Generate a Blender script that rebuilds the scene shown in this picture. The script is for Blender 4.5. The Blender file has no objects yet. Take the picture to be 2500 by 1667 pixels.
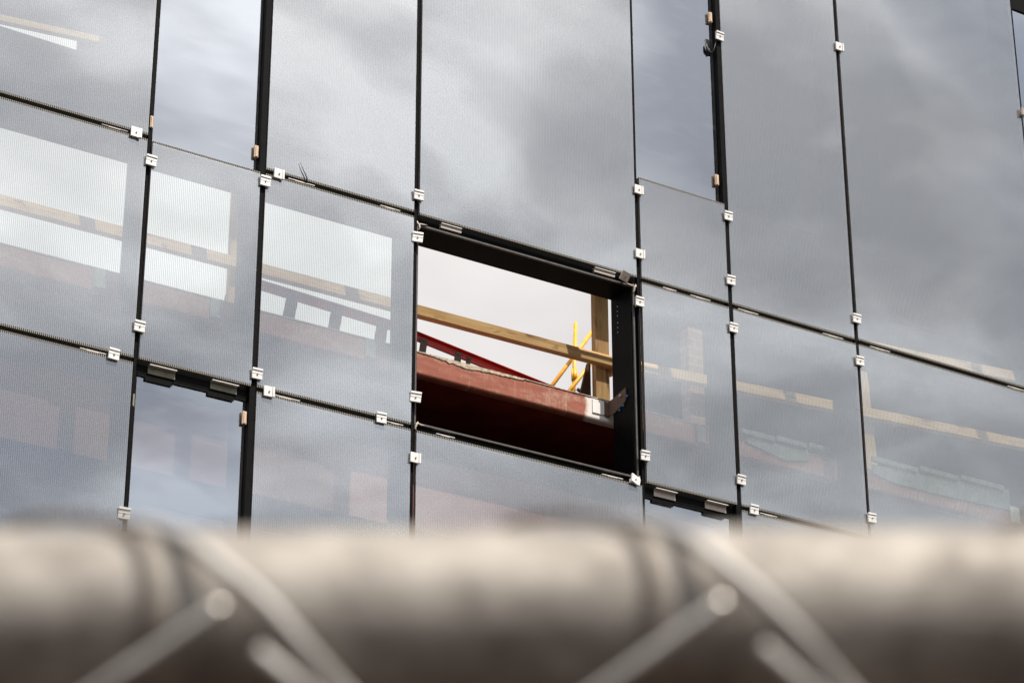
import bpy, bmesh, math, random
from mathutils import Vector, Matrix, Euler
random.seed(7)
R = math.radians
S = bpy.context.scene
COL = S.collection

# ------------------------------------------------------------------ camera
YAW, PITCH, ROLL = 0.5569987, 0.4490176, -0.0028407
CAM = Vector((0.0, -12.0, 1.6))
Z0 = 1.6                                   # heights below are given from the lens
FWD = Vector((math.sin(YAW) * math.cos(PITCH), math.cos(YAW) * math.cos(PITCH), math.sin(PITCH)))
RT0 = Vector((math.cos(YAW), -math.sin(YAW), 0))
UP0 = RT0.cross(FWD)
RT = math.cos(ROLL) * RT0 + math.sin(ROLL) * UP0
UP = -math.sin(ROLL) * RT0 + math.cos(ROLL) * UP0
cd = bpy.data.cameras.new("camera")
cam = bpy.data.objects.new("camera", cd)
COL.objects.link(cam)
m = Matrix((RT, UP, -FWD)).transposed().to_4x4()
m.translation = CAM
cam.matrix_world = m
cd.sensor_width = 36
cd.lens = 93.43
cd.clip_start = 0.02
cd.clip_end = 3000
cd.dof.use_dof = True
cd.dof.focus_distance = 15.7
cd.dof.aperture_fstop = 12.5
S.camera = cam

# ------------------------------------------------------------------ sky, sun, exposure
SUN_EL, SUN_AZ = R(59.0), R(12.8)          # azimuth from -y towards +x
w = bpy.data.worlds.new("World")
S.world = w
w.use_nodes = True
nt = w.node_tree
nt.nodes.clear()


def N(nt, typ, **kw):
    n = nt.nodes.new(typ)
    for k, v in kw.items():
        setattr(n, k, v)
    return n


def math_(nt, op, a, b=None, c=None, clamp=False):
    n = nt.nodes.new('ShaderNodeMath')
    n.operation = op
    n.use_clamp = clamp
    for i, v in enumerate((a, b, c)):
        if v is None:
            continue
        if isinstance(v, (int, float)):
            n.inputs[i].default_value = v
        else:
            nt.links.new(v, n.inputs[i])
    return n.outputs[0]


def ramp(nt, fac, stops):
    n = nt.nodes.new('ShaderNodeValToRGB')
    e = n.color_ramp.elements
    while len(e) < len(stops):
        e.new(0.5)
    for el, (p, c) in zip(e, stops):
        el.position = p
        el.color = (*c, 1) if len(c) == 3 else c
    nt.links.new(fac, n.inputs[0])
    return n.outputs[0]


def mixc(nt, fac, a, b, mode='MIX'):
    n = nt.nodes.new('ShaderNodeMix')
    n.data_type = 'RGBA'
    n.blend_type = mode
    if isinstance(fac, (int, float)):
        n.inputs[0].default_value = fac
    else:
        nt.links.new(fac, n.inputs[0])
    for i, v in ((6, a), (7, b)):
        if isinstance(v, tuple):
            n.inputs[i].default_value = (*v, 1)
        else:
            nt.links.new(v, n.inputs[i])
    return n.outputs[2]


def noise(nt, vec, scale, detail=4, rough=0.55, dist=0.0):
    n = nt.nodes.new('ShaderNodeTexNoise')
    n.inputs['Scale'].default_value = scale
    n.inputs['Detail'].default_value = detail
    n.inputs['Roughness'].default_value = rough
    n.inputs['Distortion'].default_value = dist
    if vec is not None:
        nt.links.new(vec, n.inputs['Vector'])
    return n.outputs[0]


sky = N(nt, 'ShaderNodeTexSky', sky_type='NISHITA', sun_disc=False)
sky.sun_elevation = SUN_EL
sky.sun_rotation = math.pi - SUN_AZ
tc = N(nt, 'ShaderNodeTexCoord')
sep = N(nt, 'ShaderNodeSeparateXYZ')
nt.links.new(tc.outputs['Generated'], sep.inputs[0])
zz = math_(nt, 'ADD', math_(nt, 'MAXIMUM', sep.outputs[2], 0.0), 0.22)
comb = N(nt, 'ShaderNodeCombineXYZ')
nt.links.new(math_(nt, 'DIVIDE', sep.outputs[0], zz), comb.inputs[0])
nt.links.new(math_(nt, 'DIVIDE', sep.outputs[1], zz), comb.inputs[1])
mp = N(nt, 'ShaderNodeMapping')
mp.inputs['Rotation'].default_value = (0, 0, R(25))
mp.inputs['Scale'].default_value = (1.0, 1.3, 1.0)
mp.inputs['Location'].default_value = (3.1, 1.7, 0)
nt.links.new(comb.outputs[0], mp.inputs[0])
n1 = noise(nt, mp.outputs[0], 2.3, 5, 0.5, 0.3)
n2 = noise(nt, mp.outputs[0], 5.0, 4, 0.5, 0.2)
cover = ramp(nt, n1, [(0.27, (0, 0, 0)), (0.48, (1, 1, 1))])
cloud = ramp(nt, n2, [(0.36, (5.9, 6.05, 6.5)), (0.48, (8.8, 8.8, 9.0)), (0.61, (14.0, 13.9, 13.9))])
elev = ramp(nt, sep.outputs[2], [(0.02, (0.12, 0.12, 0.12)), (0.20, (0.24, 0.25, 0.27)), (0.31, (0.47, 0.525, 0.585)), (0.43, (0.84, 0.865, 0.90)), (0.56, (1.30, 1.29, 1.28))])
cloud = mixc(nt, 1.0, cloud, elev, 'MULTIPLY')
az = ramp(nt, sep.outputs[0], [(0.42, (1.0, 1.0, 1.0)), (0.62, (0.80, 0.80, 0.79))])
cloud = mixc(nt, 1.0, cloud, az, 'MULTIPLY')
hazy = mixc(nt, 0.5, sky.outputs[0], (4.1, 4.25, 4.6))
low = ramp(nt, sep.outputs[2], [(0.02, (0.25, 0.25, 0.25)), (0.30, (1, 1, 1))])
hazy = mixc(nt, 1.0, hazy, low, 'MULTIPLY')
front = mixc(nt, cover, hazy, cloud)
# the sky beyond the building is one even, pale overcast
veil = ramp(nt, noise(nt, mp.outputs[0], 3.2, 4, 0.55), [(0.34, (5.5, 5.2, 5.15)), (0.62, (6.9, 6.68, 6.6))])
sidef = ramp(nt, math_(nt, 'MULTIPLY_ADD', sep.outputs[1], 1.0, 0.5), [(0.45, (0, 0, 0)), (0.75, (1, 1, 1))])
allsky = mixc(nt, sidef, front, veil)
bg = N(nt, 'ShaderNodeBackground')
bg.inputs[1].default_value = 0.10
nt.links.new(allsky, bg.inputs[0])
out = N(nt, 'ShaderNodeOutputWorld')
nt.links.new(bg.outputs[0], out.inputs[0])

sd = bpy.data.lights.new("sun", 'SUN')
sd.energy = 5.0
sd.angle = R(0.55)
sd.color = (1.0, 0.93, 0.83)
sun = bpy.data.objects.new("sun", sd)
COL.objects.link(sun)
TOSUN = Vector((math.cos(SUN_EL) * math.sin(SUN_AZ), -math.cos(SUN_EL) * math.cos(SUN_AZ), math.sin(SUN_EL)))
sun.rotation_euler = TOSUN.to_track_quat('Z', 'Y').to_euler()
sun.location = (0, -20, 30)

S.view_settings.view_transform = 'Standard'
S.view_settings.look = 'None'
S.view_settings.exposure = 0.40
S.view_settings.gamma = 1
S.view_settings.use_curve_mapping = False
S.render.engine = 'CYCLES'
S.cycles.use_denoising = True
S.cycles.transparent_max_bounces = 24
S.cycles.max_bounces = 10
S.cycles.sample_clamp_indirect = 6.0


# ------------------------------------------------------------------ materials
def mat(name):
    mt = bpy.data.materials.new(name)
    mt.use_nodes = True
    n = mt.node_tree
    n.nodes.clear()
    o = n.nodes.new('ShaderNodeOutputMaterial')
    return mt, n, o


def pos(n):
    return n.nodes.new('ShaderNodeNewGeometry').outputs['Position']


def mapv(n, vec, scale=(1, 1, 1), rot=(0, 0, 0), loc=(0, 0, 0)):
    mpn = n.nodes.new('ShaderNodeMapping')
    mpn.inputs['Scale'].default_value = scale
    mpn.inputs['Rotation'].default_value = rot
    mpn.inputs['Location'].default_value = loc
    n.links.new(vec, mpn.inputs[0])
    return mpn.outputs[0]


def principled(name, col, rough=0.6, metal=0.0, var=0.15, scale=8.0, bump=0.0, stretch=(1, 1, 1), spec=0.5):
    mt, n, o = mat(name)
    b = n.nodes.new('ShaderNodeBsdfPrincipled')
    v = mapv(n, pos(n), stretch)
    f = noise(n, v, scale, 5, 0.6)
    lo = tuple(c * (1 - var) for c in col)
    hi = tuple(min(1, c * (1 + var)) for c in col)
    n.links.new(ramp(n, f, [(0.3, lo), (0.7, hi)]), b.inputs['Base Color'])
    b.inputs['Roughness'].default_value = rough
    b.inputs['Metallic'].default_value = metal
    b.inputs['Specular IOR Level'].default_value = spec
    if bump:
        bp = n.nodes.new('ShaderNodeBump')
        bp.inputs['Strength'].default_value = bump
        bp.inputs['Distance'].default_value = 0.01
        n.links.new(f, bp.inputs['Height'])
        n.links.new(bp.outputs[0], b.inputs['Normal'])
    n.links.new(b.outputs[0], o.inputs[0])
    return mt


PITCHX = 0.0113                            # spacing of the printed lines


def stripe_mask(n, duty=0.5, soft=0.12):
    x = n.nodes.new('ShaderNodeSeparateXYZ')
    n.links.new(pos(n), x.inputs[0])
    t = math_(n, 'FRACT', math_(n, 'MULTIPLY', x.outputs[0], 1.0 / PITCHX))
    t = math_(n, 'ABSOLUTE', math_(n, 'SUBTRACT', t, 0.5))       # 0 in the middle of a line, .5 between
    mr = n.nodes.new('ShaderNodeMapRange')
    mr.inputs[1].default_value = duty / 2 + soft / 2
    mr.inputs[2].default_value = duty / 2 - soft / 2
    n.links.new(t, mr.inputs[0])
    return mr.outputs[0]


def glass(name, frit, refl=0.31, tint=(0.90, 0.95, 0.90), rtint=(0.93, 0.96, 1.0), smear=0.08):
    mt, n, o = mat(name)
    gl = n.nodes.new('ShaderNodeBsdfGlossy')
    gl.inputs['Color'].default_value = (*rtint, 1)
    gl.inputs['Roughness'].default_value = 0.0
    # large panes are never quite flat
    bp = n.nodes.new('ShaderNodeBump')
    bp.inputs['Strength'].default_value = 0.25
    bp.inputs['Distance'].default_value = 0.014
    oi = n.nodes.new('ShaderNodeObjectInfo')
    va = n.nodes.new('ShaderNodeVectorMath')
    va.operation = 'MULTIPLY_ADD'
    n.links.new(oi.outputs['Random'], va.inputs[0])
    va.inputs[1].default_value = (37.0, 11.0, 53.0)
    n.links.new(pos(n), va.inputs[2])
    n.links.new(noise(n, va.outputs[0], 0.9, 1, 0.4), bp.inputs['Height'])
    # and no two are hung at quite the same angle
    cx = n.nodes.new('ShaderNodeCombineXYZ')
    n.links.new(math_(n, 'MULTIPLY_ADD', oi.outputs['Random'], 0.012, -0.006), cx.inputs[0])
    n.links.new(math_(n, 'MULTIPLY_ADD', math_(n, 'FRACT', math_(n, 'MULTIPLY', oi.outputs['Random'], 17.31)), 0.012, -0.006), cx.inputs[2])
    ad = n.nodes.new('ShaderNodeVectorMath')
    n.links.new(bp.outputs[0], ad.inputs[0])
    n.links.new(cx.outputs[0], ad.inputs[1])
    nm = n.nodes.new('ShaderNodeVectorMath')
    nm.operation = 'NORMALIZE'
    n.links.new(ad.outputs[0], nm.inputs[0])
    n.links.new(nm.outputs[0], gl.inputs['Normal'])
    tr = n.nodes.new('ShaderNodeBsdfTransparent')
    tr.inputs['Color'].default_value = (*tint, 1)
    # dust and wipe marks left on the new glass
    df = n.nodes.new('ShaderNodeBsdfDiffuse')
    df.inputs['Color'].default_value = (0.62, 0.62, 0.62, 1)
    v = mapv(n, pos(n), (1.2, 1, 9.0), (0, R(-14), 0))
    d1 = ramp(n, noise(n, v, 3.0, 6, 0.65), [(0.52, (0, 0, 0)), (0.75, (1, 1, 1))])
    d2 = ramp(n, noise(n, pos(n), 0.9, 4, 0.6), [(0.35, (0, 0, 0)), (0.7, (1, 1, 1))])
    dm = math_(n, 'MULTIPLY', math_(n, 'MULTIPLY', d1, d2), smear)
    dm = math_(n, 'ADD', dm, 0.05 if frit else 0.012)
    behind = n.nodes.new('ShaderNodeMixShader')
    n.links.new(dm, behind.inputs[0])
    n.links.new(tr.outputs[0], behind.inputs[1])
    n.links.new(df.outputs[0], behind.inputs[2])
    base = behind
    if frit:
        fd = n.nodes.new('ShaderNodeBsdfDiffuse')
        fd.inputs['Color'].default_value = (0.38, 0.39, 0.39, 1)
        ft = n.nodes.new('ShaderNodeBsdfTranslucent')
        ft.inputs['Color'].default_value = (0.38, 0.39, 0.39, 1)
        fm = n.nodes.new('ShaderNodeMixShader')
        fm.inputs[0].default_value = 0.4
        n.links.new(fd.outputs[0], fm.inputs[1])
        n.links.new(ft.outputs[0], fm.inputs[2])
        mk = math_(n, 'MULTIPLY', stripe_mask(n, 0.44, 0.4), 0.58)
        base = n.nodes.new('ShaderNodeMixShader')
        n.links.new(mk, base.inputs[0])
        n.links.new(behind.outputs[0], base.inputs[1])
        n.links.new(fm.outputs[0], base.inputs[2])
    fin = n.nodes.new('ShaderNodeMixShader')
    fr = n.nodes.new('ShaderNodeLayerWeight')
    fr.inputs['Blend'].default_value = 0.5
    fac = math_(n, 'MULTIPLY_ADD', math_(n, 'POWER', fr.outputs['Facing'], 3.0), 0.35, refl, clamp=True)
    n.links.new(fac, fin.inputs[0])
    n.links.new(base.outputs[0], fin.inputs[1])
    n.links.new(gl.outputs[0], fin.inputs[2])
    n.links.new(fin.outputs[0], o.inputs[0])
    return mt


def clear_back():
    mt, n, o = mat("glass_back")
    tr = n.nodes.new('ShaderNodeBsdfTransparent')
    tr.inputs['Color'].default_value = (0.95, 0.97, 0.96, 1)
    n.links.new(tr.outputs[0], o.inputs[0])
    return mt


def edge_frit():
    mt, n, o = mat("glass_edge_lines")
    b = n.nodes.new('ShaderNodeBsdfPrincipled')
    n.links.new(mixc(n, stripe_mask(n, 0.42, 0.25), (0.005, 0.006, 0.005), (0.27, 0.25, 0.22)), b.inputs['Base Color'])
    b.inputs['Roughness'].default_value = 0.5
    b.inputs['Specular IOR Level'].default_value = 0.2
    n.links.new(b.outputs[0], o.inputs[0])
    return mt


def timber(name, axis, c0=(0.44, 0.245, 0.105), c1=(0.73, 0.465, 0.235)):
    mt, n, o = mat(name)
    b = n.nodes.new('ShaderNodeBsdfPrincipled')
    st = (2.0, 30, 30) if axis == 'x' else (30, 30, 2.0)
    f = noise(n, mapv(n, pos(n), st), 1.6, 6, 0.6, 0.6)
    kn = noise(n, mapv(n, pos(n), (4, 14, 14) if axis == 'x' else (14, 14, 4)), 1.0, 2, 0.4, 1.5)
    c = ramp(n, f, [(0.25, c0), (0.7, c1)])
    c = mixc(n, ramp(n, kn, [(0.60, (0, 0, 0)), (0.72, (0.8, 0.8, 0.8))]), c, (0.22, 0.11, 0.05))
    n.links.new(c, b.inputs['Base Color'])
    b.inputs['Roughness'].default_value = 0.8
    b.inputs['Specular IOR Level'].default_value = 0.2
    bp = n.nodes.new('ShaderNodeBump')
    bp.inputs['Strength'].default_value = 0.4
    bp.inputs['Distance'].default_value = 0.002
    n.links.new(f, bp.inputs['Height'])
    n.links.new(bp.outputs[0], b.inputs['Normal'])
    n.links.new(b.outputs[0], o.inputs[0])
    return mt


def red_primer():
    """red oxide paint with scuffs, mortar smears and the sprayed grey end by the bracket"""
    mt, n, o = mat("red_oxide_primer")
    b = n.nodes.new('ShaderNodeBsdfPrincipled')
    p = pos(n)
    f = noise(n, mapv(n, p, (6, 6, 22)), 1.5, 6, 0.65)
    c = ramp(n, f, [(0.3, (0.22, 0.066, 0.040)), (0.7, (0.32, 0.112, 0.074))])
    sc = noise(n, mapv(n, p, (1.6, 1, 5.5), (0, R(-8), 0)), 2.4, 9, 0.72)
    fine = noise(n, mapv(n, p, (60, 60, 20)), 1.0, 4, 0.7)
    scm = math_(n, 'MULTIPLY', ramp(n, sc, [(0.49, (0, 0, 0)), (0.63, (1, 1, 1))]), ramp(n, fine, [(0.4, (0.1, 0.1, 0.1)), (0.6, (1, 1, 1))]))
    c = mixc(n, math_(n, 'MULTIPLY', scm, 0.7), c, (0.44, 0.33, 0.25))
    dr = noise(n, mapv(n, p, (38, 1, 1.5)), 1.0, 3, 0.6)
    c = mixc(n, ramp(n, dr, [(0.62, (0, 0, 0)), (0.74, (0.35, 0.35, 0.35))]), c, (0.55, 0.42, 0.33))
    dk = noise(n, mapv(n, p, (9, 9, 14)), 1.0, 3, 0.5)
    c = mixc(n, ramp(n, dk, [(0.68, (0, 0, 0)), (0.78, (0.55, 0.55, 0.55))]), c, (0.10, 0.07, 0.05))
    # sprayed end
    s = n.nodes.new('ShaderNodeSeparateXYZ')
    n.links.new(p, s.inputs[0])
    edge = math_(n, 'ADD', s.outputs[0], math_(n, 'MULTIPLY', noise(n, p, 14, 2, 0.5), 0.07))
    slope = math_(n, 'MULTIPLY_ADD', math_(n, 'ABSOLUTE', math_(n, 'SUBTRACT', s.outputs[2], 6.68 + Z0)), 0.25, 0.0)
    e2 = math_(n, 'ADD', edge, math_(n, 'MULTIPLY', slope, -0.2))
    up = n.nodes.new('ShaderNodeMapRange')
    up.inputs[1].default_value = 8.215
    up.inputs[2].default_value = 8.245
    n.links.new(e2, up.inputs[0])
    dn = n.nodes.new('ShaderNodeMapRange')
    dn.inputs[1].default_value = 8.50
    dn.inputs[2].default_value = 8.47
    n.links.new(edge, dn.inputs[0])
    c = mixc(n, math_(n, 'MULTIPLY', math_(n, 'MULTIPLY', up.outputs[0], dn.outputs[0]), math_(n, 'GREATER_THAN', s.outputs[2], 6.60 + Z0)), c, (0.66, 0.63, 0.59))
    n.links.new(c, b.inputs['Base Color'])
    b.inputs['Roughness'].default_value = 0.62
    b.inputs['Specular IOR Level'].default_value = 0.25
    bp = n.nodes.new('ShaderNodeBump')
    bp.inputs['Strength'].default_value = 0.3
    bp.inputs['Distance'].default_value = 0.004
    n.links.new(sc, bp.inputs['Height'])
    n.links.new(bp.outputs[0], b.inputs['Normal'])
    n.links.new(b.outputs[0], o.inputs[0])
    return mt


def brick_mat():
    mt, n, o = mat("pale_brick")
    b = n.nodes.new('ShaderNodeBsdfPrincipled')
    p = pos(n)
    s = n.nodes.new('ShaderNodeSeparateXYZ')
    n.links.new(p, s.inputs[0])
    cb = n.nodes.new('ShaderNodeCombineXYZ')
    n.links.new(math_(n, 'ADD', s.outputs[0], s.outputs[1]), cb.inputs[0])
    n.links.new(s.outputs[2], cb.inputs[1])
    br = n.nodes.new('ShaderNodeTexBrick')
    n.links.new(cb.outputs[0], br.inputs[0])
    br.inputs['Color1'].default_value = (0.36, 0.19, 0.16, 1)
    br.inputs['Color2'].default_value = (0.41, 0.23, 0.19, 1)
    br.inputs['Mortar'].default_value = (0.46, 0.38, 0.33, 1)
    br.inputs['Scale'].default_value = 1.0
    br.inputs['Brick Width'].default_value = 0.2
    br.inputs['Row Height'].default_value = 0.062
    br.inputs['Mortar Size'].default_value = 0.006
    n.links.new(br.outputs[0], b.inputs['Base Color'])
    b.inputs['Roughness'].default_value = 0.9
    n.links.new(b.outputs[0], o.inputs[0])
    return mt


def galvanised():
    mt, n, o = mat("galvanised_steel")
    b = n.nodes.new('ShaderNodeBsdfPrincipled')
    p = pos(n)
    f = noise(n, p, 60, 3, 0.6)
    g = noise(n, p, 260, 2, 0.5)
    c = ramp(n, f, [(0.34, (0.175, 0.157, 0.138)), (0.66, (0.315, 0.290, 0.258))])
    n.links.new(c, b.inputs['Base Color'])
    b.inputs['Metallic'].default_value = 0.3
    n.links.new(ramp(n, f, [(0.3, (0.75, 0.75, 0.75)), (0.7, (0.58, 0.58, 0.58))]), b.inputs['Roughness'])
    bp = n.nodes.new('ShaderNodeBump')
    bp.inputs['Strength'].default_value = 0.5
    bp.inputs['Distance'].default_value = 0.0015
    n.links.new(math_(n, 'ADD', f, math_(n, 'MULTIPLY', g, 0.3)), bp.inputs['Height'])
    n.links.new(bp.outputs[0], b.inputs['Normal'])
    n.links.new(b.outputs[0], o.inputs[0])
    return mt


M = {}
M['frit'] = glass("fritted_glass", True)
M['clear'] = glass("clear_coated_glass", False, 0.42, (0.80, 0.82, 0.84), (0.89, 0.93, 1.0), 0.16)
M['gback'] = clear_back()
M['gedge'] = principled("glass_edge", (0.22, 0.20, 0.19), 0.3, 0, 0.3, 30)
M['eline'] = edge_frit()
M['black'] = principled("black_coated_aluminium", (0.005, 0.005, 0.0052), 0.55, 0, 0.3, 20, spec=0.05)
M['gasket'] = principled("grey_rubber_gasket", (0.055, 0.050, 0.048), 0.5, 0, 0.4, 30)
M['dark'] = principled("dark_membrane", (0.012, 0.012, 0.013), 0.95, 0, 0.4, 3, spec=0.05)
M['alu'] = principled("bright_aluminium", (0.66, 0.65, 0.63), 0.45, 0.2, 0.05, 30)
M['aludull'] = principled("dull_aluminium", (0.42, 0.36, 0.31), 0.5, 0.2, 0.1, 30)
M['screw'] = principled("screw_steel", (0.30, 0.29, 0.27), 0.4, 0.6, 0.2, 60)
M['tan'] = principled("tan_plastic_packer", (0.55, 0.40, 0.28), 0.6, 0, 0.12, 40)
M['olive'] = principled("olive_plate", (0.15, 0.15, 0.10), 0.55, 0, 0.3, 25)
M['timx'] = timber("sawn_softwood_rail", 'x')
M['timz'] = timber("sawn_softwood_post", 'z')
M['red'] = red_primer()
M['redshade'] = principled("red_primer_shade", (0.13, 0.022, 0.014), 0.7, 0, 0.3, 6, spec=0.1)  # darker copy of the beam red, with the underside's shade in its colour
M['spandrel'] = principled("faded_red_primer", (0.24, 0.115, 0.095), 0.8, 0, 0.15, 5, spec=0.1)
M['mortar'] = principled("crusted_mortar", (0.42, 0.35, 0.265), 0.95, 0, 0.4, 40, 0.8)
M['cherry'] = principled("red_painted_steel", (0.50, 0.02, 0.012), 0.4, 0, 0.25, 12)
M['browng'] = principled("weathered_steel_plate", (0.11, 0.080, 0.062), 0.6, 0.2, 0.3, 30)
M['bracket'] = principled("red_brown_bracket", (0.12, 0.068, 0.050), 0.65, 0.1, 0.2, 30)
M['yellow'] = principled("yellow_painted_steel", (0.70, 0.325, 0.008), 0.45, 0, 0.2, 14)
M['concrete'] = principled("concrete", (0.34, 0.32, 0.30), 0.9, 0, 0.15, 5, 0.3)
M['plywood'] = principled("stained_plywood", (0.085, 0.036, 0.022), 0.8, 0, 0.3, 10)
M['white'] = principled("white_sprayed_steel", (0.70, 0.69, 0.67), 0.6, 0, 0.06, 30)
M['blue'] = principled("blue_thread_tape", (0.0, 0.16, 0.42), 0.5, 0, 0.2, 30)
M['mint'] = principled("mint_insulation_foil", (0.155, 0.18, 0.165), 0.6, 0, 0.35, 22, 0.8)
M['brick'] = brick_mat()
M['galv'] = galvanised()
M['wireshade'] = principled("dark_shadow_wire", (0.13, 0.105, 0.085), 0.85, 0, 0.4, 90, spec=0.15)  # dark colour stands in for a shadow line on the rail
M['wire'] = principled("bright_galvanised_wire", (0.40, 0.385, 0.37), 0.55, 0.3, 0.2, 60)
M['tip'] = principled("cut_steel", (0.75, 0.72, 0.66), 0.28, 1.0, 0.05, 60)
M['soil'] = principled("bare_brown_soil", (0.030, 0.0155, 0.0092), 0.95, 0, 0.4, 3, 0.5)
M['cable'] = principled("black_cable", (0.02, 0.02, 0.02), 0.5)


# ------------------------------------------------------------------ mesh helpers
class MB:
    def __init__(self):
        self.bm = bmesh.new()

    def box(self, x0, x1, y0, y1, z0, z1, mi=0, faces=None, bevel=0.0, mtx=None):
        """faces: dict face->slot, keys 'x0','x1','y0','y1','z0','z1'"""
        b = self.bm if not bevel else bmesh.new()
        vs = [b.verts.new(Vector((x, y, z))) for x in (x0, x1) for y in (y0, y1) for z in (z0, z1)]
        q = {'x0': (0, 1, 3, 2), 'x1': (4, 6, 7, 5), 'y0': (0, 4, 5, 1), 'y1': (2, 3, 7, 6), 'z0': (0, 2, 6, 4), 'z1': (1, 5, 7, 3)}
        for k, ii in q.items():
            f = b.faces.new([vs[i] for i in ii])
            f.material_index = (faces or {}).get(k, mi)
        if mtx is not None:
            bmesh.ops.transform(b, matrix=mtx, verts=vs)
        if bevel:
            bmesh.ops.bevel(b, geom=list(b.edges), offset=bevel, segments=2, affect='EDGES', profile=0.7)
            self._merge(b)
        return self

    def _merge(self, b):
        mp_ = {v: self.bm.verts.new(v.co) for v in b.verts}
        for f in b.faces:
            nf = self.bm.faces.new([mp_[v] for v in f.verts])
            nf.material_index = f.material_index
            nf.smooth = f.smooth
        b.free()

    def prism(self, pts, axis, a, b_, mi=0):
        """polygon pts in the two other axes, extruded along axis from a to b_"""
        def mk(p, t):
            if axis == 'y':
                return Vector((p[0], t, p[1]))
            if axis == 'x':
                return Vector((t, p[0], p[1]))
            return Vector((p[0], p[1], t))
        A = [self.bm.verts.new(mk(p, a)) for p in pts]
        B = [self.bm.verts.new(mk(p, b_)) for p in pts]
        n = len(pts)
        fs = [self.bm.faces.new(A[::-1]), self.bm.faces.new(B)]
        for i in range(n):
            fs.append(self.bm.faces.new((A[i], A[(i + 1) % n], B[(i + 1) % n], B[i])))
        for f in fs:
            f.material_index = mi
        return self

    def tube(self, pts, r, seg=12, mi=0, cap=True):
        pts = [Vector(p) for p in pts]
        rs = r if isinstance(r, (list, tuple)) else [r] * len(pts)
        rings = []
        prev = None
        for i, p in enumerate(pts):
            t = (pts[min(i + 1, len(pts) - 1)] - pts[max(i - 1, 0)]).normalized()
            if prev is None:
                a = t.orthogonal().normalized()
            else:
                a = (prev - t * prev.dot(t)).normalized()
            prev = a
            b = t.cross(a)
            rings.append([self.bm.verts.new(p + rs[i] * (math.cos(2 * math.pi * k / seg) * a + math.sin(2 * math.pi * k / seg) * b)) for k in range(seg)])
        for i in range(len(rings) - 1):
            for k in range(seg):
                f = self.bm.faces.new((rings[i][k], rings[i][(k + 1) % seg], rings[i + 1][(k + 1) % seg], rings[i + 1][k]))
                f.smooth = True
                f.material_index = mi
        if cap:
            for rg in (rings[0][::-1], rings[-1]):
                f = self.bm.faces.new(rg)
                f.material_index = mi
        return self

    def build(self, name, mats, parent=None, origin=None):
        bm = self.bm
        bmesh.ops.recalc_face_normals(bm, faces=bm.faces)
        cs = [v.co.copy() for v in bm.verts]
        if origin is None:
            lo = Vector([min(c[i] for c in cs) for i in range(3)])
            hi = Vector([max(c[i] for c in cs) for i in range(3)])
            origin = (lo + hi) / 2
        for v in bm.verts:
            v.co -= origin
        me = bpy.data.meshes.new(name)
        bm.to_mesh(me)
        bm.free()
        for mm in (mats if isinstance(mats, (list, tuple)) else [mats]):
            me.materials.append(mm)
        o = bpy.data.objects.new(name, me)
        COL.objects.link(o)
        o.location = origin - (wloc(parent) if parent else Vector())
        o.parent = parent
        return o


def wloc(o):
    v = Vector()
    while o is not None:
        v = v + o.location
        o = o.parent
    return v


def thing(name, loc, label, cat, group=None):
    o = bpy.data.objects.new(name, None)
    o.empty_display_size = 0.2
    COL.objects.link(o)
    o.location = loc
    tag(o, label, cat, group)
    return o


def tag(o, label, cat, group=None):
    o['label'] = label
    o['category'] = cat
    if group:
        o['group'] = group


def Z(z):
    return z + Z0


# ------------------------------------------------------------------ ground
g = MB()
g.bm.faces.new([g.bm.verts.new(Vector(p)) for p in ((-900, -900, 0), (900, -900, 0), (900, 900, 0), (-900, 900, 0))])
gr = g.build('ground', M['soil'])
gr['kind'] = 'structure'

# ------------------------------------------------------------------ the building
BLD = thing('office_building', (8.0, 1.0, 0.0),
            'unfinished office building clad in grey line printed glass panels held by small silver clamps', 'building')

MULL = [3.48, 5.098, 5.803, 6.814, 8.400, 9.101, 10.108, 11.780, 12.490, 14.10]
ZT = [9.0 - 4.27, 6.1025, 7.4745]           # transom centres: 4.73, 6.10, 7.47
ZTOP = 11.6
DEEP = 0.255

# outer line-printed panels: (x0, x1, z0, z1)
GP = [
    (3.500, 5.081, 7.488, ZTOP), (3.500, 5.081, 6.113, 7.462), (3.500, 5.081, 4.745, 6.088),
    (5.114, 5.786, 6.115, 7.460),
    (5.822, 6.796, 7.488, ZTOP), (5.822, 6.796, 6.119, 7.461), (5.822, 6.796, 4.745, 6.092),
    (6.834, 8.382, 7.480, ZTOP), (6.834, 8.382, 4.745, 6.092),
    (8.420, 9.081, 7.486, 8.198), (8.420, 9.083, 6.117, 7.459),
    (9.113, 10.090, 7.486, ZTOP), (9.116, 10.098, 6.117, 7.459), (9.116, 10.098, 4.745, 6.092),
    (10.122, 11.762, 7.490, ZTOP), (10.122, 11.762, 6.117, 7.462), (10.122, 11.762, 4.745, 6.092),
    (11.802, 12.472, 6.117, 7.462), (12.510, 14.08, 7.490, ZTOP), (12.510, 14.08, 6.117, 7.462), (12.510, 14.08, 4.745, 6.092),
]
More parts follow.
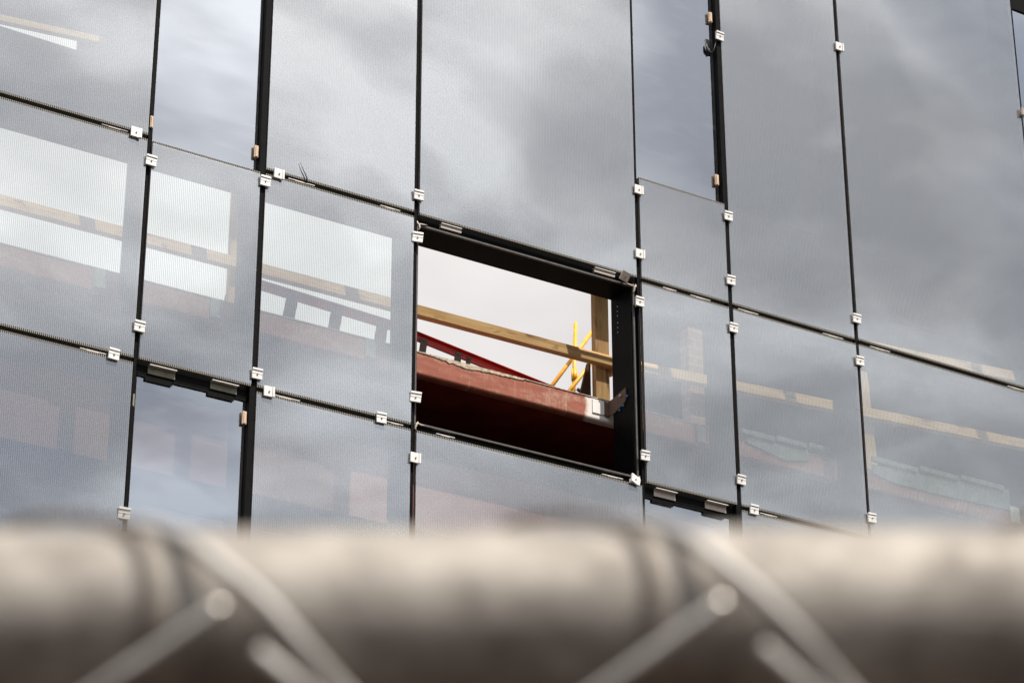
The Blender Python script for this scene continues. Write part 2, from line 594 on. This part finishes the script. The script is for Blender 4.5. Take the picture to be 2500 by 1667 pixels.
for (x0, x1, z0, z1) in GP:
    b = MB()
    e = 0.013
    th = 0.024
    # face sheet with a printed border strip along its top and bottom edge
    jx = 0.0
    zs = [(z0, z0 + e, 2), (z0 + e, z1 - e, 0), (z1 - e, z1, 2)]
    vf = {}
    for zc in (z0, z0 + e, z1 - e, z1):
        for xc in (x0, x1):
            for yc in (0.0, th):
                vf[(xc, yc, zc)] = b.bm.verts.new(Vector((xc, yc, Z(zc))))
    for a, c, mi in zs:
        f = b.bm.faces.new([vf[(x0, 0.0, a)], vf[(x1, 0.0, a)], vf[(x1, 0.0, c)], vf[(x0, 0.0, c)]])
        f.material_index = mi
        f = b.bm.faces.new([vf[(x0, th, c)], vf[(x1, th, c)], vf[(x1, th, a)], vf[(x0, th, a)]])
        f.material_index = 1
        for xc in (x0, x1):
            f = b.bm.faces.new([vf[(xc, 0.0, a)], vf[(xc, 0.0, c)], vf[(xc, th, c)], vf[(xc, th, a)]])
            f.material_index = 3
    for zc in (z0, z1):
        f = b.bm.faces.new([vf[(x0, 0.0, zc)], vf[(x0, th, zc)], vf[(x1, th, zc)], vf[(x1, 0.0, zc)]])
        f.material_index = 2
    b.build('glass_panel', [M['frit'], M['gback'], M['eline'], M['gedge']], BLD)

# set-back clear panes: (x0, x1, z0, z1)
for (x0, x1, z0, z1) in [(5.128, 5.778, 7.47, ZTOP), (8.425, 9.076, 8.215, ZTOP), (5.128, 5.778, 4.75, 6.05), (8.425, 9.076, 4.75, 6.05), (11.805, 12.465, 7.53, 10.62), (11.805, 12.465, 4.75, 6.05)]:
    yd = 0.045
    pane = MB().box(x0, x1, yd, yd + 0.028, Z(z0), Z(z1), 0, {'y1': 1, 'x0': 2, 'x1': 2, 'z0': 2, 'z1': 2}).build('glass_panel', [M['clear'], M['gback'], M['gedge']], BLD)
    pane['label'] = 'clear glass pane without printed lines, set back in its black frame'

for (x0, x1) in ((5.128, 5.778), (8.425, 9.076)):
    MB().box(x0 - .002, x1 + .0015, 0.036, 0.0447, Z(6.034), Z(6.0518)).build('head_bar', M['black'], BLD)
# mullions and transoms
for x in MULL:
    b = MB()
    b.box(x - 0.022, x + 0.022, 0.034, DEEP, Z(4.70), Z(ZTOP))
    if x in (5.803, 9.101, 12.490):
        b.box(x - 0.022, x + 0.012, 0.0045, 0.0338, Z(4.70), Z(ZTOP))
    b.box(x - 0.008, x + 0.008, 0.012, 0.033, Z(4.70), Z(ZTOP))
    b.build('mullion', M['black'], BLD)
for zc in ZT:
    for i in range(len(MULL) - 1):
        b = MB()
        low = abs(zc - ZT[2]) < .01 and i == 1                 # a clear pane runs down behind the joint here
        b.box(MULL[i] + 0.0225, MULL[i + 1] - 0.0225, 0.034, DEEP - 0.002, Z(zc - 0.05), Z(zc + (-0.012 if low else 0.045)))
        b.build('transom', M['black'], BLD)
b = MB()
b.box(11.803, 12.467, 0.034, DEEP - 0.002, Z(10.62), Z(10.74))
b.build('transom', M['black'], BLD)

# the unglazed opening: lining, beads and sealant
MB().box(6.836, 6.848, 0.036, DEEP - .004, Z(6.15), Z(7.424)).build('jamb_lining', M['black'], BLD)
win = MB().box(8.357, 8.3775, 0.036, DEEP - .004, Z(6.15), Z(7.424)).build('jamb_lining', M['black'], BLD)
for bx in ((6.838, 8.368, 0.018, 0.033, Z(7.416), Z(7.428)), (6.838, 8.368, 0.018, 0.033, Z(6.138), Z(6.150)),
           (6.826, 6.837, 0.014, 0.033, Z(6.13), Z(7.44)), (8.3625, 8.3735, 0.018, 0.033, Z(6.13), Z(7.44))):
    MB().box(*bx, bevel=0.003).build('gasket', M['gasket'], BLD)
for (x, z) in ((6.838, 7.43), (8.37, 7.425), (8.372, 6.14), (6.838, 6.14)):
    b = MB()
    pts = [(x + random.uniform(-.012, .012), 0.014 + random.uniform(-.004, .004), Z(z) + dz) for dz in (-.05, -.03, -.012, .0, .012)]
    b.tube(pts, [0.003, 0.006, 0.008, 0.006, 0.003], 6)
    pts = [(x + (dx if x < 7.5 else -dx), 0.014, Z(z) + random.uniform(-.004, .004)) for dx in (-.005, .015, .035, .055)]
    b.tube(pts, [0.004, 0.006, 0.005, 0.002], 6)
    b.build('sealant', M['aludull'], BLD)
for zz_ in (7.239, 7.207, 7.176, 7.129, 7.097, 7.065):
    z = zz_ * (12.18 / 12)
    MB().tube([(8.3575, 0.18, Z(z)), (8.3545, 0.18, Z(z))], 0.0045, 8).build('screw', M['screw'], win)


# clamps -------------------------------------------------------------
def clamp(x, z, kind, rot=(0, 0, 0), mt='alu', size=1.0):
    """kind T: ridge along the top, R: ridge along the right, P: plain plate"""
    hw, hh = 0.031 * size, 0.030 * size
    b = MB()
    b.box(-hw, hw, -0.016, -0.004, -hh, hh, bevel=0.0018)
    if kind == 'T':
        b.box(-hw, hw, -0.022, -0.0155, hh - 0.010, hh + 0.002, bevel=0.0012)
        b.box(-hw, hw, -0.0175, -0.0155, hh - 0.030, hh - 0.0135)
    elif kind == 'R':
        b.box(hw - 0.010, hw + 0.002, -0.021, -0.0155, -hh, hh, bevel=0.0012)
    b.box(-0.007, 0.007, -0.0045, 0.03, -0.02, 0.02)
    mtx = Euler([R(a) for a in rot]).to_matrix().to_4x4()
    bmesh.ops.transform(b.bm, matrix=mtx, verts=b.bm.verts)
    o = Vector((x, -0.003, Z(z)))
    bmesh.ops.translate(b.bm, vec=o, verts=b.bm.verts)
    c = b.build('clamp', M[mt], BLD)
    s = MB()
    s.tube([(0, -0.014, -.002), (0, -0.0215, -.002)], 0.0052, 10)
    s.tube([(0, -0.0214, -.002), (0, -0.0225, -.002)], 0.0028, 6, 0)
    bmesh.ops.transform(s.bm, matrix=mtx, verts=s.bm.verts)
    bmesh.ops.translate(s.bm, vec=o, verts=s.bm.verts)
    s.build('screw', M['screw'], c)
    return c


CL = [(5.003, 7.474, 'R'), (5.105, 7.323, 'T'), (5.099, 6.297, 'T'), (4.962, 6.097, 'T'), (5.812, 7.399, 'T'), (5.895, 7.472, 'R'),
      (5.812, 6.189, 'T'), (5.888, 6.101, 'R'), (6.597, 6.107, 'T'), (6.818, 7.599, 'T'), (6.820, 5.914, 'R'),
      (8.404, 8.097, 'R'), (8.402, 7.643, 'R'), (8.389, 7.307, 'T'), (8.401, 6.282, 'T'), (9.099, 8.105, 'T'), (9.098, 7.644, 'T'),
      (9.103, 7.311, 'T'), (9.112, 6.281, 'T'), (9.200, 6.104, 'T'), (9.091, 9.455, 'T'), (10.112, 9.709, 'R'), (10.109, 7.634, 'T'),
      (10.111, 7.330, 'T'), (10.125, 6.244, 'T'), (11.785, 7.63, 'T'), (11.785, 7.33, 'T'), (11.785, 6.26, 'T')]
for (x, z, k) in CL:
    clamp(x, z, k, (random.uniform(-1.5, 1.5), random.uniform(-2, 2), random.uniform(-2, 2)))
clamp(6.819, 7.317, 'T', (0, 4, -20))
clamp(6.822, 6.289, 'T', (0, 6, -22))
c = clamp(5.086, 5.211, 'T', (6, 5, -20))
c = clamp(8.286, 7.460, 'P', (28, 12, 6), 'aludull')
c['label'] = 'loose dull clamp tipped over above the open window'
clamp(8.321, 6.110, 'R', (-8, 16, 14))
c = clamp(11.772, 9.703, 'R', (0, 0, 30), 'aludull')

# tan packers wedged beside the set-back panes
for (x, z, mt, yy) in [(5.102, 7.583, 'tan', .02), (5.766, 7.600, 'tan', .036), (9.050, 9.61, 'tan', .036), (9.050, 8.375, 'tan', .036), (5.766, 5.93, 'tan', .036), (5.103, 5.875, 'olive', .03)]:
    b = MB()
    w_ = 0.013 if mt == 'tan' and x != 5.102 else 0.009
    b.box(x - w_, x + w_, yy - 0.014, yy, Z(z - 0.038), Z(z + 0.038), bevel=0.002)
    b.box(x - w_ * .5, x + w_ * .5, yy - 0.020, yy - 0.0135, Z(z - 0.036), Z(z + 0.034), bevel=0.002)
    b.build('packer', M[mt], BLD)

# thin silver setting blocks lying in the horizontal joints
for (x0, x1, z) in [(4.806, 4.963, 7.478), (4.777, 4.927, 6.0975), (5.968, 6.138, 7.4755), (6.573, 6.705, 7.4725), (5.915, 6.091, 6.101), (6.644, 6.75, 6.106),
                    (8.585, 8.684, 7.469), (8.794, 8.945, 7.470), (9.161, 9.318, 7.470), (9.836, 10.0, 7.470), (10.224, 10.388, 7.474), (11.4, 11.55, 7.474),
                    (6.969, 7.09, 6.106), (8.103, 8.25, 6.106), (9.26, 9.39, 6.104), (10.25, 10.40, 6.104), (11.45, 11.60, 6.104)]:
    b = MB()
    b.box(x0, x1, 0.006, 0.033, Z(z - 0.0015), Z(z + 0.0022))
    b.box(x0 + .25 * (x1 - x0), x1 - .3 * (x1 - x0), 0.004, 0.0315, Z(z - 0.0065), Z(z - 0.0017), 1)
    b.build('setting_block', [M['alu'], M['aludull']], BLD)
# ... and the wide ones under the panel edges over the openings
for (x0, x1, z, zb) in [(6.987, 7.128, 7.472, 7.444), (8.077, 8.228, 7.472, 7.444)]:
    b = MB()
    b.box(x0, x1, 0.003, 0.0335, Z(z - 0.004), Z(z), 0)
    b.box(x0, x1, 0.012, 0.0335, Z(zb), Z(z - 0.0042), 1, bevel=0.003)
    b.build('setting_block', [M['alu'], M['aludull']], BLD)
for (x0, x1, z, mt) in [(5.182, 5.342, 6.112, 'olive'), (5.554, 5.713, 6.112, 'olive'), (8.487, 8.642, 6.113, 'aludull'), (8.862, 9.017, 6.113, 'aludull')]:
    b = MB()
    b.box(x0, x1, 0.002, 0.0265, Z(z - 0.014), Z(z - 0.010), 0)
    b.box(x0, x1, 0.027, 0.0335, Z(z - 0.056), Z(z - 0.0142), 1)
    b.box(x0 - .012, x1 - .012, 0.0345, 0.0357, Z(z - 0.098), Z(z - 0.0595), 2)
    b.build('setting_block', [M['alu'], M[mt], M['black']], BLD)

# red steel edge beam: rounded front lip, soffit, recessed web
prof = [(0.66, 6.757), (0.31, 6.757), (0.31, 6.628)]
for k in range(1, 7):
    a = k / 6 * math.pi / 2
    prof.append((0.31 + 0.022 * (1 - math.cos(a)), 6.628 - 0.022 * math.sin(a)))
prof += [(0.36, 6.606), (0.36, 6.62), (0.66, 6.62)]
b = MB()
b.prism([(y, Z(z)) for y, z in prof], 'x', 3.2, 15.0)
BEAM = b.build('steel_edge_beam', M['red'], BLD)
MB().box(3.2, 15.0, 0.3605, 3.0, Z(6.606), Z(6.6195)).build('soffit_plate', M['redshade'], BLD)
MB().box(3.2, 15.0, 0.640, 0.655, Z(5.78), Z(6.30)).build('steel_spandrel', M['spandrel'], BLD)
# mortar crust squeezed along its top edge
b = MB()
xs = [3.2 + i * 0.011 for i in range(1075)]
prev = None
import mathutils
for x in xs:
    t = mathutils.noise.noise(Vector((x * 2.1, 0, 3.3))) * .5 + mathutils.noise.noise(Vector((x * 9, 1, 0))) * .35 + mathutils.noise.noise(Vector((x * 38, 5, 0))) * .45
    bump_ = math.exp(-((x - 7.33) / 0.15) ** 2) * 0.036 + math.exp(-((x - 7.6) / 0.12) ** 2) * .012
    h = max(0.0015, 0.007 + 0.008 * t + bump_ * (1 + .8 * t)) if x > 6.9 else max(.0015, 0.005 + .006 * t)
    if x > 7.75:
        h = max(0.0012, 0.003 + 0.005 * t)
    dpt = 0.0035 + 0.004 * abs(mathutils.noise.noise(Vector((x * 30, 2, 9))))
    ring = [b.bm.verts.new(Vector(p)) for p in ((x, 0.312, Z(6.757 - h)), (x, 0.3095 - dpt, Z(6.757 - h * .8)), (x, 0.3095 - dpt, Z(6.7585)), (x, 0.345, Z(6.7605 + .003 * abs(t))), (x, 0.345, Z(6.7575)))]
    if prev:
        for i in range(4):
            b.bm.faces.new((prev[i], prev[i + 1], ring[i + 1], ring[i]))
    prev = ring
b.build('mortar_crust', M['mortar'], BEAM)
# roof deck behind it
MB().box(3.2, 15.0, 0.6605, 9.0, Z(6.6205), Z(6.755)).build('roof_deck', M['concrete'], BLD)
# bracket plates fixing the frames to the beam, one by every right jamb
for i, (xa, xb) in enumerate([(4.943, 5.018), (5.655, 5.730), (6.656, 6.725), (8.240, 8.318), (9.03, 9.09), (11.6, 11.68)]):
    b = MB()
    if i == 3:
        b.box(8.242, 8.330, 0.303, 0.3095, Z(6.652), Z(6.742), 0, bevel=0.001)
        b.prism([(8.326, Z(6.742)), (8.357, Z(6.735)), (8.357, Z(6.642)), (8.326, Z(6.652))], 'y', 0.296, 0.309, 2)
        b.prism([(0.296, Z(6.742)), (0.296, Z(6.648)), (0.235, Z(6.640)), (0.120, Z(6.668)), (0.105, Z(6.68)), (0.105, Z(6.765)), (0.235, Z(6.742))], 'x', 8.349, 8.3565, 2)
        br = b.build('bracket', [M['white'], M['browng'], M['bracket']], BLD)
        s = MB()
        s.tube([(8.350, 0.150, Z(6.726)), (8.337, 0.150, Z(6.726))], 0.010, 6)
        s.build('bolt', M['aludull'], br)
        for (yy, z_) in ((0.09, 6.702), (0.135, 6.655), (0.175, 6.640)):
            MB().tube([(8.354, yy, Z(z_)), (8.346, yy, Z(z_))], [0.010, 0.006], 8).build('thread_tape', M['blue'], br)
    else:
        b.box(xa, xb, 0.300, 0.3095, Z(6.632), Z(6.748), 0, bevel=0.001)
        b.box(xa + .008, xb, 0.288, 0.2995, Z(6.632), Z(6.642), 0, bevel=0.001)
        b.build('bracket', [M['mint'] if i < 3 else M['white']], BLD)
# foil-faced insulation laid along the beam behind the glass on the right
b = MB()
for (xa, xb) in ((9.36, 9.62), (9.64, 9.88), (9.90, 10.07), (10.42, 10.80), (10.82, 11.15), (11.17, 11.55)):
    dz = (xa - 9.36) * 0.045
    b.box(xa, xb, 0.285, 0.3085, Z(6.765 + dz), Z(6.800 + dz), bevel=0.004)
b.build('insulation_strip', M['mint'], BLD)
b = MB()
for (pts) in ([(9.4, 6.745), (9.9, 6.78), (9.9, 6.70), (9.7, 6.66), (9.4, 6.72)], [(10.42, 6.79), (11.6, 6.87), (11.6, 6.72), (11.0, 6.70), (10.6, 6.70), (10.42, 6.73)]):
    b.prism([(x, Z(z)) for x, z in pts], 'y', 0.300, 0.3082)
b.build('insulation_strip', M['mint'], BLD)

# dark boxed-in roof edge behind the upper panels
b = MB()
b.box(5.005, 9.30, 0.315, 1.0, Z(7.905), Z(12.2))
b.box(9.30, 15.0, 0.62, 1.4, Z(8.60), Z(12.2))
b.box(3.2, 5.003, 0.70, 1.0, Z(8.638), Z(12.2))
b.box(4.985, 5.003, 0.70, 0.74, Z(7.73), Z(8.637))
b.prism([(3.2, Z(7.73)), (4.984, Z(7.73)), (4.984, Z(8.352)), (3.2, Z(8.378))], 'y', 0.70, 0.74)
b.build('roof_edge_box', M['dark'], BLD)
# dark wrapped core wall standing on the deck at the right, dark room below the deck
MB().box(9.66, 15.0, 1.6, 1.8, Z(6.757), Z(12.0)).build('core_wall', M['dark'], BLD)
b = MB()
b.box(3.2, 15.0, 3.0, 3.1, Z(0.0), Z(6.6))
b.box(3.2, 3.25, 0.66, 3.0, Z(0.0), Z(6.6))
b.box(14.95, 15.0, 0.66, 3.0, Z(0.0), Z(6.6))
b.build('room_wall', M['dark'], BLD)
# plinth below the glazing
MB().box(3.0, 15.2, 0.03, 0.4, 0.0, Z(4.69)).build('plinth_wall', M['concrete'], BLD)

# ------------------------------------------------------------------ timber edge protection
def timber_rail(name, x0, x1, ztop0, ztop1, label, d0=0.580, h=0.080, t=0.038, tilt=14, grp=None):
    rz = math.atan2(ztop1 - ztop0, x1 - x0)
    L = (x1 - x0) / math.cos(rz)
    b = MB()
    b.box(0, L, 0, t, -h, 0, bevel=0.002)
    mtx = Matrix.Translation((x0, d0 + h * math.sin(R(tilt)), Z(ztop0))) @ Matrix.Rotation(-rz, 4, 'Y') @ Matrix.Rotation(R(-tilt), 4, 'X')
    bmesh.ops.transform(b.bm, matrix=mtx, verts=b.bm.verts)
    return b


TR = thing('timber_guardrail', (8.55, 0.64, Z(6.757)), 'sawn timber guardrail on a post behind the open window and the left windows', 'guardrail', 'timber guardrails on the roof edge')
timber_rail('rail', 3.6, 8.605, 7.213, 7.238, '').build('rail', M['timx'], TR)
b = MB()
b.box(8.497, 8.600, 0.640, 0.685, Z(6.757), Z(7.75), bevel=0.002)
b.build('post', M['timz'], TR)
b = MB()
b.box(5.925, 6.028, 0.640, 0.685, Z(6.757), Z(7.75), bevel=0.002)
b.build('post', M['timz'], TR)
b = MB()
b.box(8.601, 8.628, 0.60, 0.67, Z(7.125), Z(7.225), bevel=0.002)
b.build('offcut', M['timx'], TR)
for quad in (((8.36, 6.757), (8.475, 7.20), (8.496, 7.20), (8.496, 6.757)), ((5.885, 6.757), (5.975, 7.20), (6.03, 7.20), (6.03, 6.757)), ((5.225, 6.757), (5.265, 6.90), (5.36, 6.90), (5.36, 6.757))):
    b = MB()
    b.prism([(x_, Z(z_)) for x_, z_ in quad], 'y', 0.70, 0.718)
    b.build('gusset_board', M['plywood'], TR)

TR2 = thing('timber_guardrail', (10.8, 0.64, Z(6.757)), 'sloping timber guardrail with an upper rail behind the right hand glass panels', 'guardrail', 'timber guardrails on the roof edge')
timber_rail('rail', 8.64, 13.2, 7.244, 7.53, '').build('rail', M['timx'], TR2)
timber_rail('rail', 10.45, 12.02, 7.862, 7.975, '', h=.085).build('rail', M['timx'], TR2)
b = MB()
mtx = Matrix.Translation((10.72, 0.640, Z(6.757))) @ Matrix.Rotation(R(-3), 4, 'Y')
b.box(-0.05, 0.05, 0, 0.045, 0, 0.92, bevel=0.002, mtx=None)
bmesh.ops.transform(b.bm, matrix=mtx, verts=b.bm.verts)
b.build('post', M['timz'], TR2)

b = timber_rail('', 3.5, 5.20, 8.249, 8.402, '', d0=0.525, h=0.042, t=.04, tilt=5)
o = b.build('timber_batten', M['timx'])
tag(o, 'sunlit timber batten seen through the top left glass panel', 'batten')

# brick pier shaped as a sunlit patch of wall, right of the open window
b = MB()
b.box(9.262, 9.378, 0.69, 0.78, Z(6.757), Z(7.655))
o = b.build('brick_sun_patch', M['brick'])
tag(o, 'narrow pink brick pier in place of a sunlit wall patch, behind the glass beside the open window', 'pier')

# ------------------------------------------------------------------ red steel rail with plates, standing on the roof edge
RR = thing('red_steel_rail', (7.0, 0.5, Z(6.757)), 'red painted steel rail on short dark plates running back over the beam', 'steel rail')
for A, B_, plates in ((Vector((6.00, 0.410, Z(6.994))), Vector((6.985, 0.535, Z(7.024))), ((6.215, .075), (6.53, .075), (6.86, .075))),
                     (Vector((6.975, 0.543, Z(7.024))), Vector((8.55, 0.735, Z(6.938))), ((7.175, .045), (7.435, .045), (7.515, .03)))):
    dirn = (B_ - A).normalized()
    side = Vector((0, 0, 1)).cross(dirn).normalized()
    upv = dirn.cross(side)
    ln = (B_ - A).length
    b = MB()
    b.box(0, ln, 0.0, 0.006, -0.042, 0.0)
    b.box(0, ln, -0.020, 0.024, 0.0, 0.005)
    b.box(0, ln, -0.012, 0.012, -0.047, -0.042)
    mtx = Matrix((dirn, side, upv)).transposed().to_4x4()
    mtx.translation = A
    bmesh.ops.transform(b.bm, matrix=mtx, verts=b.bm.verts)
    b.build('channel', M['cherry'], RR)
    for (xc, wd) in plates:
        p = A + dirn * ((xc - A.x) / dirn.x)
        dz = p.z - 0.034
        b = MB()
        b.prism([(xc - wd / 2 - .02, Z(6.757)), (xc + wd / 2 - .02, Z(6.757)), (xc + wd / 2 + .012, dz), (xc - wd / 2 + .012, dz)], 'y', p.y - 0.030, p.y - 0.023)
        b.build('stand_plate', M['browng'], RR)
        b = MB()
        b.tube([(xc + .008, p.y - 0.034, dz - .014), (xc + .008, p.y - 0.020, dz - .014)], 0.009, 6)
        b.build('bolt', M['browng'], RR)

# ------------------------------------------------------------------ yellow scaffold post and braces on the roof
D = 17.8
kk = (12 + D) / 12


def yp(x, z, dd=0.0):
    k2 = (12 + D + dd) / 12
    return (x * k2, D + dd, Z(z * k2))


YS = thing('yellow_scaffold', (yp(7.91, 6.59)[0], D, 0), 'bright yellow scaffold post with diagonal braces rising behind the roof edge', 'scaffold')
zdeck = 0.0
b = MB()
b.tube([(yp(7.905, 6.6)[0], D, zdeck), yp(7.905, 6.6), yp(7.924, 7.05)], 0.0285, 12)
b.build('post', M['yellow'], YS)
for z0_, z1_ in ((6.66, 6.735), (6.868, 6.895)):
    b = MB()
    xm = 7.912 if z0_ < 6.8 else 7.917
    b.tube([yp(xm, z0_), yp(xm, z1_)], 0.044, 12)
    b.tube([yp(xm - .017, z0_), yp(xm - .017, z1_)], 0.013, 8)
    b.build('coupler', M['yellow'], YS)
for (pa, pb, dd) in (((7.62, 6.40), (8.13, 7.145), 0.14), ((7.76, 6.43), (8.13, 6.944), -0.16)):
    b = MB()
    b.tube([yp(*pa, dd), yp(*pb, dd)], 0.0305, 12)
    b.build('brace', M['yellow'], YS)
b = MB()
b.tube([yp(7.93, 6.612), yp(7.962, 6.60), yp(7.975, 6.585)], [0.025, 0.034, 0.021], 8)
b.build('knob', M['cable'], YS)

# a bent cable tie sticking out of a joint, and a torn hook of tape by a mullion
b = MB()
b.tube([(6.030, -0.010, Z(7.592)), (6.044, -0.012, Z(7.560)), (6.062, -0.012, Z(7.528)), (6.078, -0.010, Z(7.500)), (6.085, 0.006, Z(7.478))], [0.0008, 0.002, 0.0032, 0.0035, 0.003], 6)
o = b.build('cable_tie', M['cable'])
tag(o, 'thin black bent tie sticking up out of a joint between panels', 'cable tie')
b = MB()
b.tube([(9.012, 0.030, Z(9.395)), (9.014, 0.030, Z(9.37)), (9.022, 0.030, Z(9.345)), (9.040, 0.030, Z(9.330)), (9.058, 0.030, Z(9.335))], [0.004, 0.008, 0.013, 0.012, 0.006], 7)
b.tube([(9.02, 0.04, Z(9.31)), (9.055, 0.01, Z(9.345)), (9.07, -0.004, Z(9.42))], 0.0025, 6)
o = b.build('tape_scrap', M['cable'])
tag(o, 'torn black scrap of tape hanging beside the upper mullion clamp', 'tape')

# ------------------------------------------------------------------ chain link fence close to the lens
K = 2500 / 2352
HEAD = Vector((math.sin(YAW), math.cos(YAW), 0))
DR, ELR = 0.65, R(19.6)
RC = CAM + HEAD * DR * math.cos(ELR) + Vector((0, 0, DR * math.sin(ELR)))
RP = 0.024
FL = 1.35
UX = RT0
BK = -HEAD
UZ = Vector((0, 0, 1))
BKv = (BK * math.cos(ELR) - UZ * math.sin(ELR))       # from the rail towards the lens
UPv = (UZ * math.cos(ELR) + BK * math.sin(ELR))
FE = thing('chain_link_fence', (RC.x, RC.y, 0), 'galvanised chain link fence with its round top rail close up and out of focus', 'fence')
b = MB()
b.tube([RC + UX * (-FL + 2 * FL * i / 40) for i in range(41)], RP, 48)
b.build('top_rail', M['galv'], FE)
for s_ in (-1, 1):
    b = MB()
    b.tube([RC + UX * s_ * (FL - .05) + UZ * (-RC.z), RC + UX * s_ * (FL - .05) - UZ * 0.026], 0.03, 24)
    b.build('post', M['galv'], FE)
SC = DR / 6488.0


def fp(px, py, off):
    """a point near the rail: across and up as measured, off = metres in front of the rail axis"""
    s = SC * (DR - off) / DR
    return RC + UX * ((px * K - 1250) * s) + UPv * (-(py * K - 1530) * s) + BKv * off


def smooth(pts, n=6):
    out_ = []
    for i in range(len(pts) - 1):
        p0, p1, p2, p3 = pts[max(i - 1, 0)], pts[i], pts[i + 1], pts[min(i + 2, len(pts) - 1)]
        for k in range(n):
            t = k / n
            out_.append(0.5 * ((2 * p1) + (p2 - p0) * t + (2 * p0 - 5 * p1 + 4 * p2 - p3) * t * t + (3 * p1 - p0 - 3 * p2 + p3) * t ** 3))
    out_.append(pts[-1])
    return out_


WR = 0.0019


def cut_tip(p, parent, k=1.0):
    b = MB()
    bmesh.ops.create_uvsphere(b.bm, u_segments=16, v_segments=10, radius=WR * k)
    for f in b.bm.faces:
        f.smooth = True
    bmesh.ops.translate(b.bm, vec=p, verts=b.bm.verts)
    b.build('cut_tip', M['tip'], parent)


for q in range(-5, 6):
    dx = 1150 * q
    jit = random.Random(40 + q)
    jx, jy = (0, 0) if q == 0 else (jit.uniform(-14, 18), jit.uniform(-12, 12))
    def onrail(py):
        v = -(py * K - 1530) * SC
        Rr = RP + WR
        return math.sqrt(max(0.0, Rr * Rr - v * v))
    # tie over the rail: from behind, over the top, down across the front
    base = [(180, 1330, -1), (245, 1240, -.8), (300, 1208, -.3), (365, 1212, .6), (450, 1252, 1), (550 + jx, 1330, 1), (625 + jx, 1399, 1), (700 + jx, 1484 + jy, 1), (775, 1569, 1)]
    pts = [fp(x + dx, y, (onrail(y) + .005 if sg > .9 else onrail(y) if sg < 0 else 0.012) * sg) for (x, y, sg) in base]
    pts += [fp(870 + dx, 1672, 0.024), fp(980 + dx, 1790, 0.012)]
    b = MB()
    b.tube(smooth(pts), WR, 10)
    b.build('wire_tie', M['wire'], FE)
    # thin dark loop; across the rail front it stands in for a tie's shadow
    base = [(-80, 1300, -1), (-10, 1225, -.9), (60, 1195, -.5), (150, 1186, .1), (240, 1196, .5), (300 - jx, 1226, 1), (335 - jx, 1285, 1), (347 - jx, 1360, 1), (340, 1440, 1), (315, 1530, 1), (270, 1620, 1), (200, 1690, 1)]
    pts = [fp(x + dx, y, (onrail(y) if sg in (1, -1) else 0.012) * sg) for (x, y, sg) in base]
    b = MB()
    b.tube(smooth(pts), 0.0012, 10)
    b.build('shadow_tie', M['wireshade'], FE)
    # two cut wire ends standing up in front of the rail
    b = MB()
    b.tube(smooth([fp(505 + dx + jx, 1396 + jy, RP + .008), fp(430 + dx + jx, 1448 + jy, RP + .008), fp(250 + dx + jx * .5, 1568, RP + .006), fp(60 + dx, 1700, RP), fp(-60 + dx, 1790, 0.012)]), WR, 10)
    we = b.build('wire_end', M['wire'], FE)
    cut_tip(fp(503 + dx + jx, 1398 + jy, RP + .0083), we, 1.02 if q != 1 else 1.12)
    b = MB()
    b.tube(smooth([fp(592 + dx - jx, 1492 + jy, RP + .009), fp(690 + dx, 1572, RP + .009), fp(800 + dx, 1665, RP + .004), fp(930 + dx, 1790, 0.012)]), WR, 10)
    we = b.build('wire_end', M['wire'], FE)
# woven mesh below
b = MB()
ztop = fp(0, 1790, 0.012).z
nrow = 26
hh = (ztop - 0.03) / nrow
pw = 1150 * K * SC / 2
nw = 42
for i in range(nw):
    u0 = -FL + .06 + i * (2 * FL - .12) / nw
    pts = []
    for k in range(nrow + 1):
        u = u0 + (pw if (k + i) % 2 else 0)
        pts.append(RC + UX * u + UZ * (ztop - RC.z - k * hh) + BK * (0.012 + (.003 if k % 2 else -.003)))
    b.tube(pts, 0.0016, 6, cap=False)
b.build('chain_mesh', M['galv'], FE)
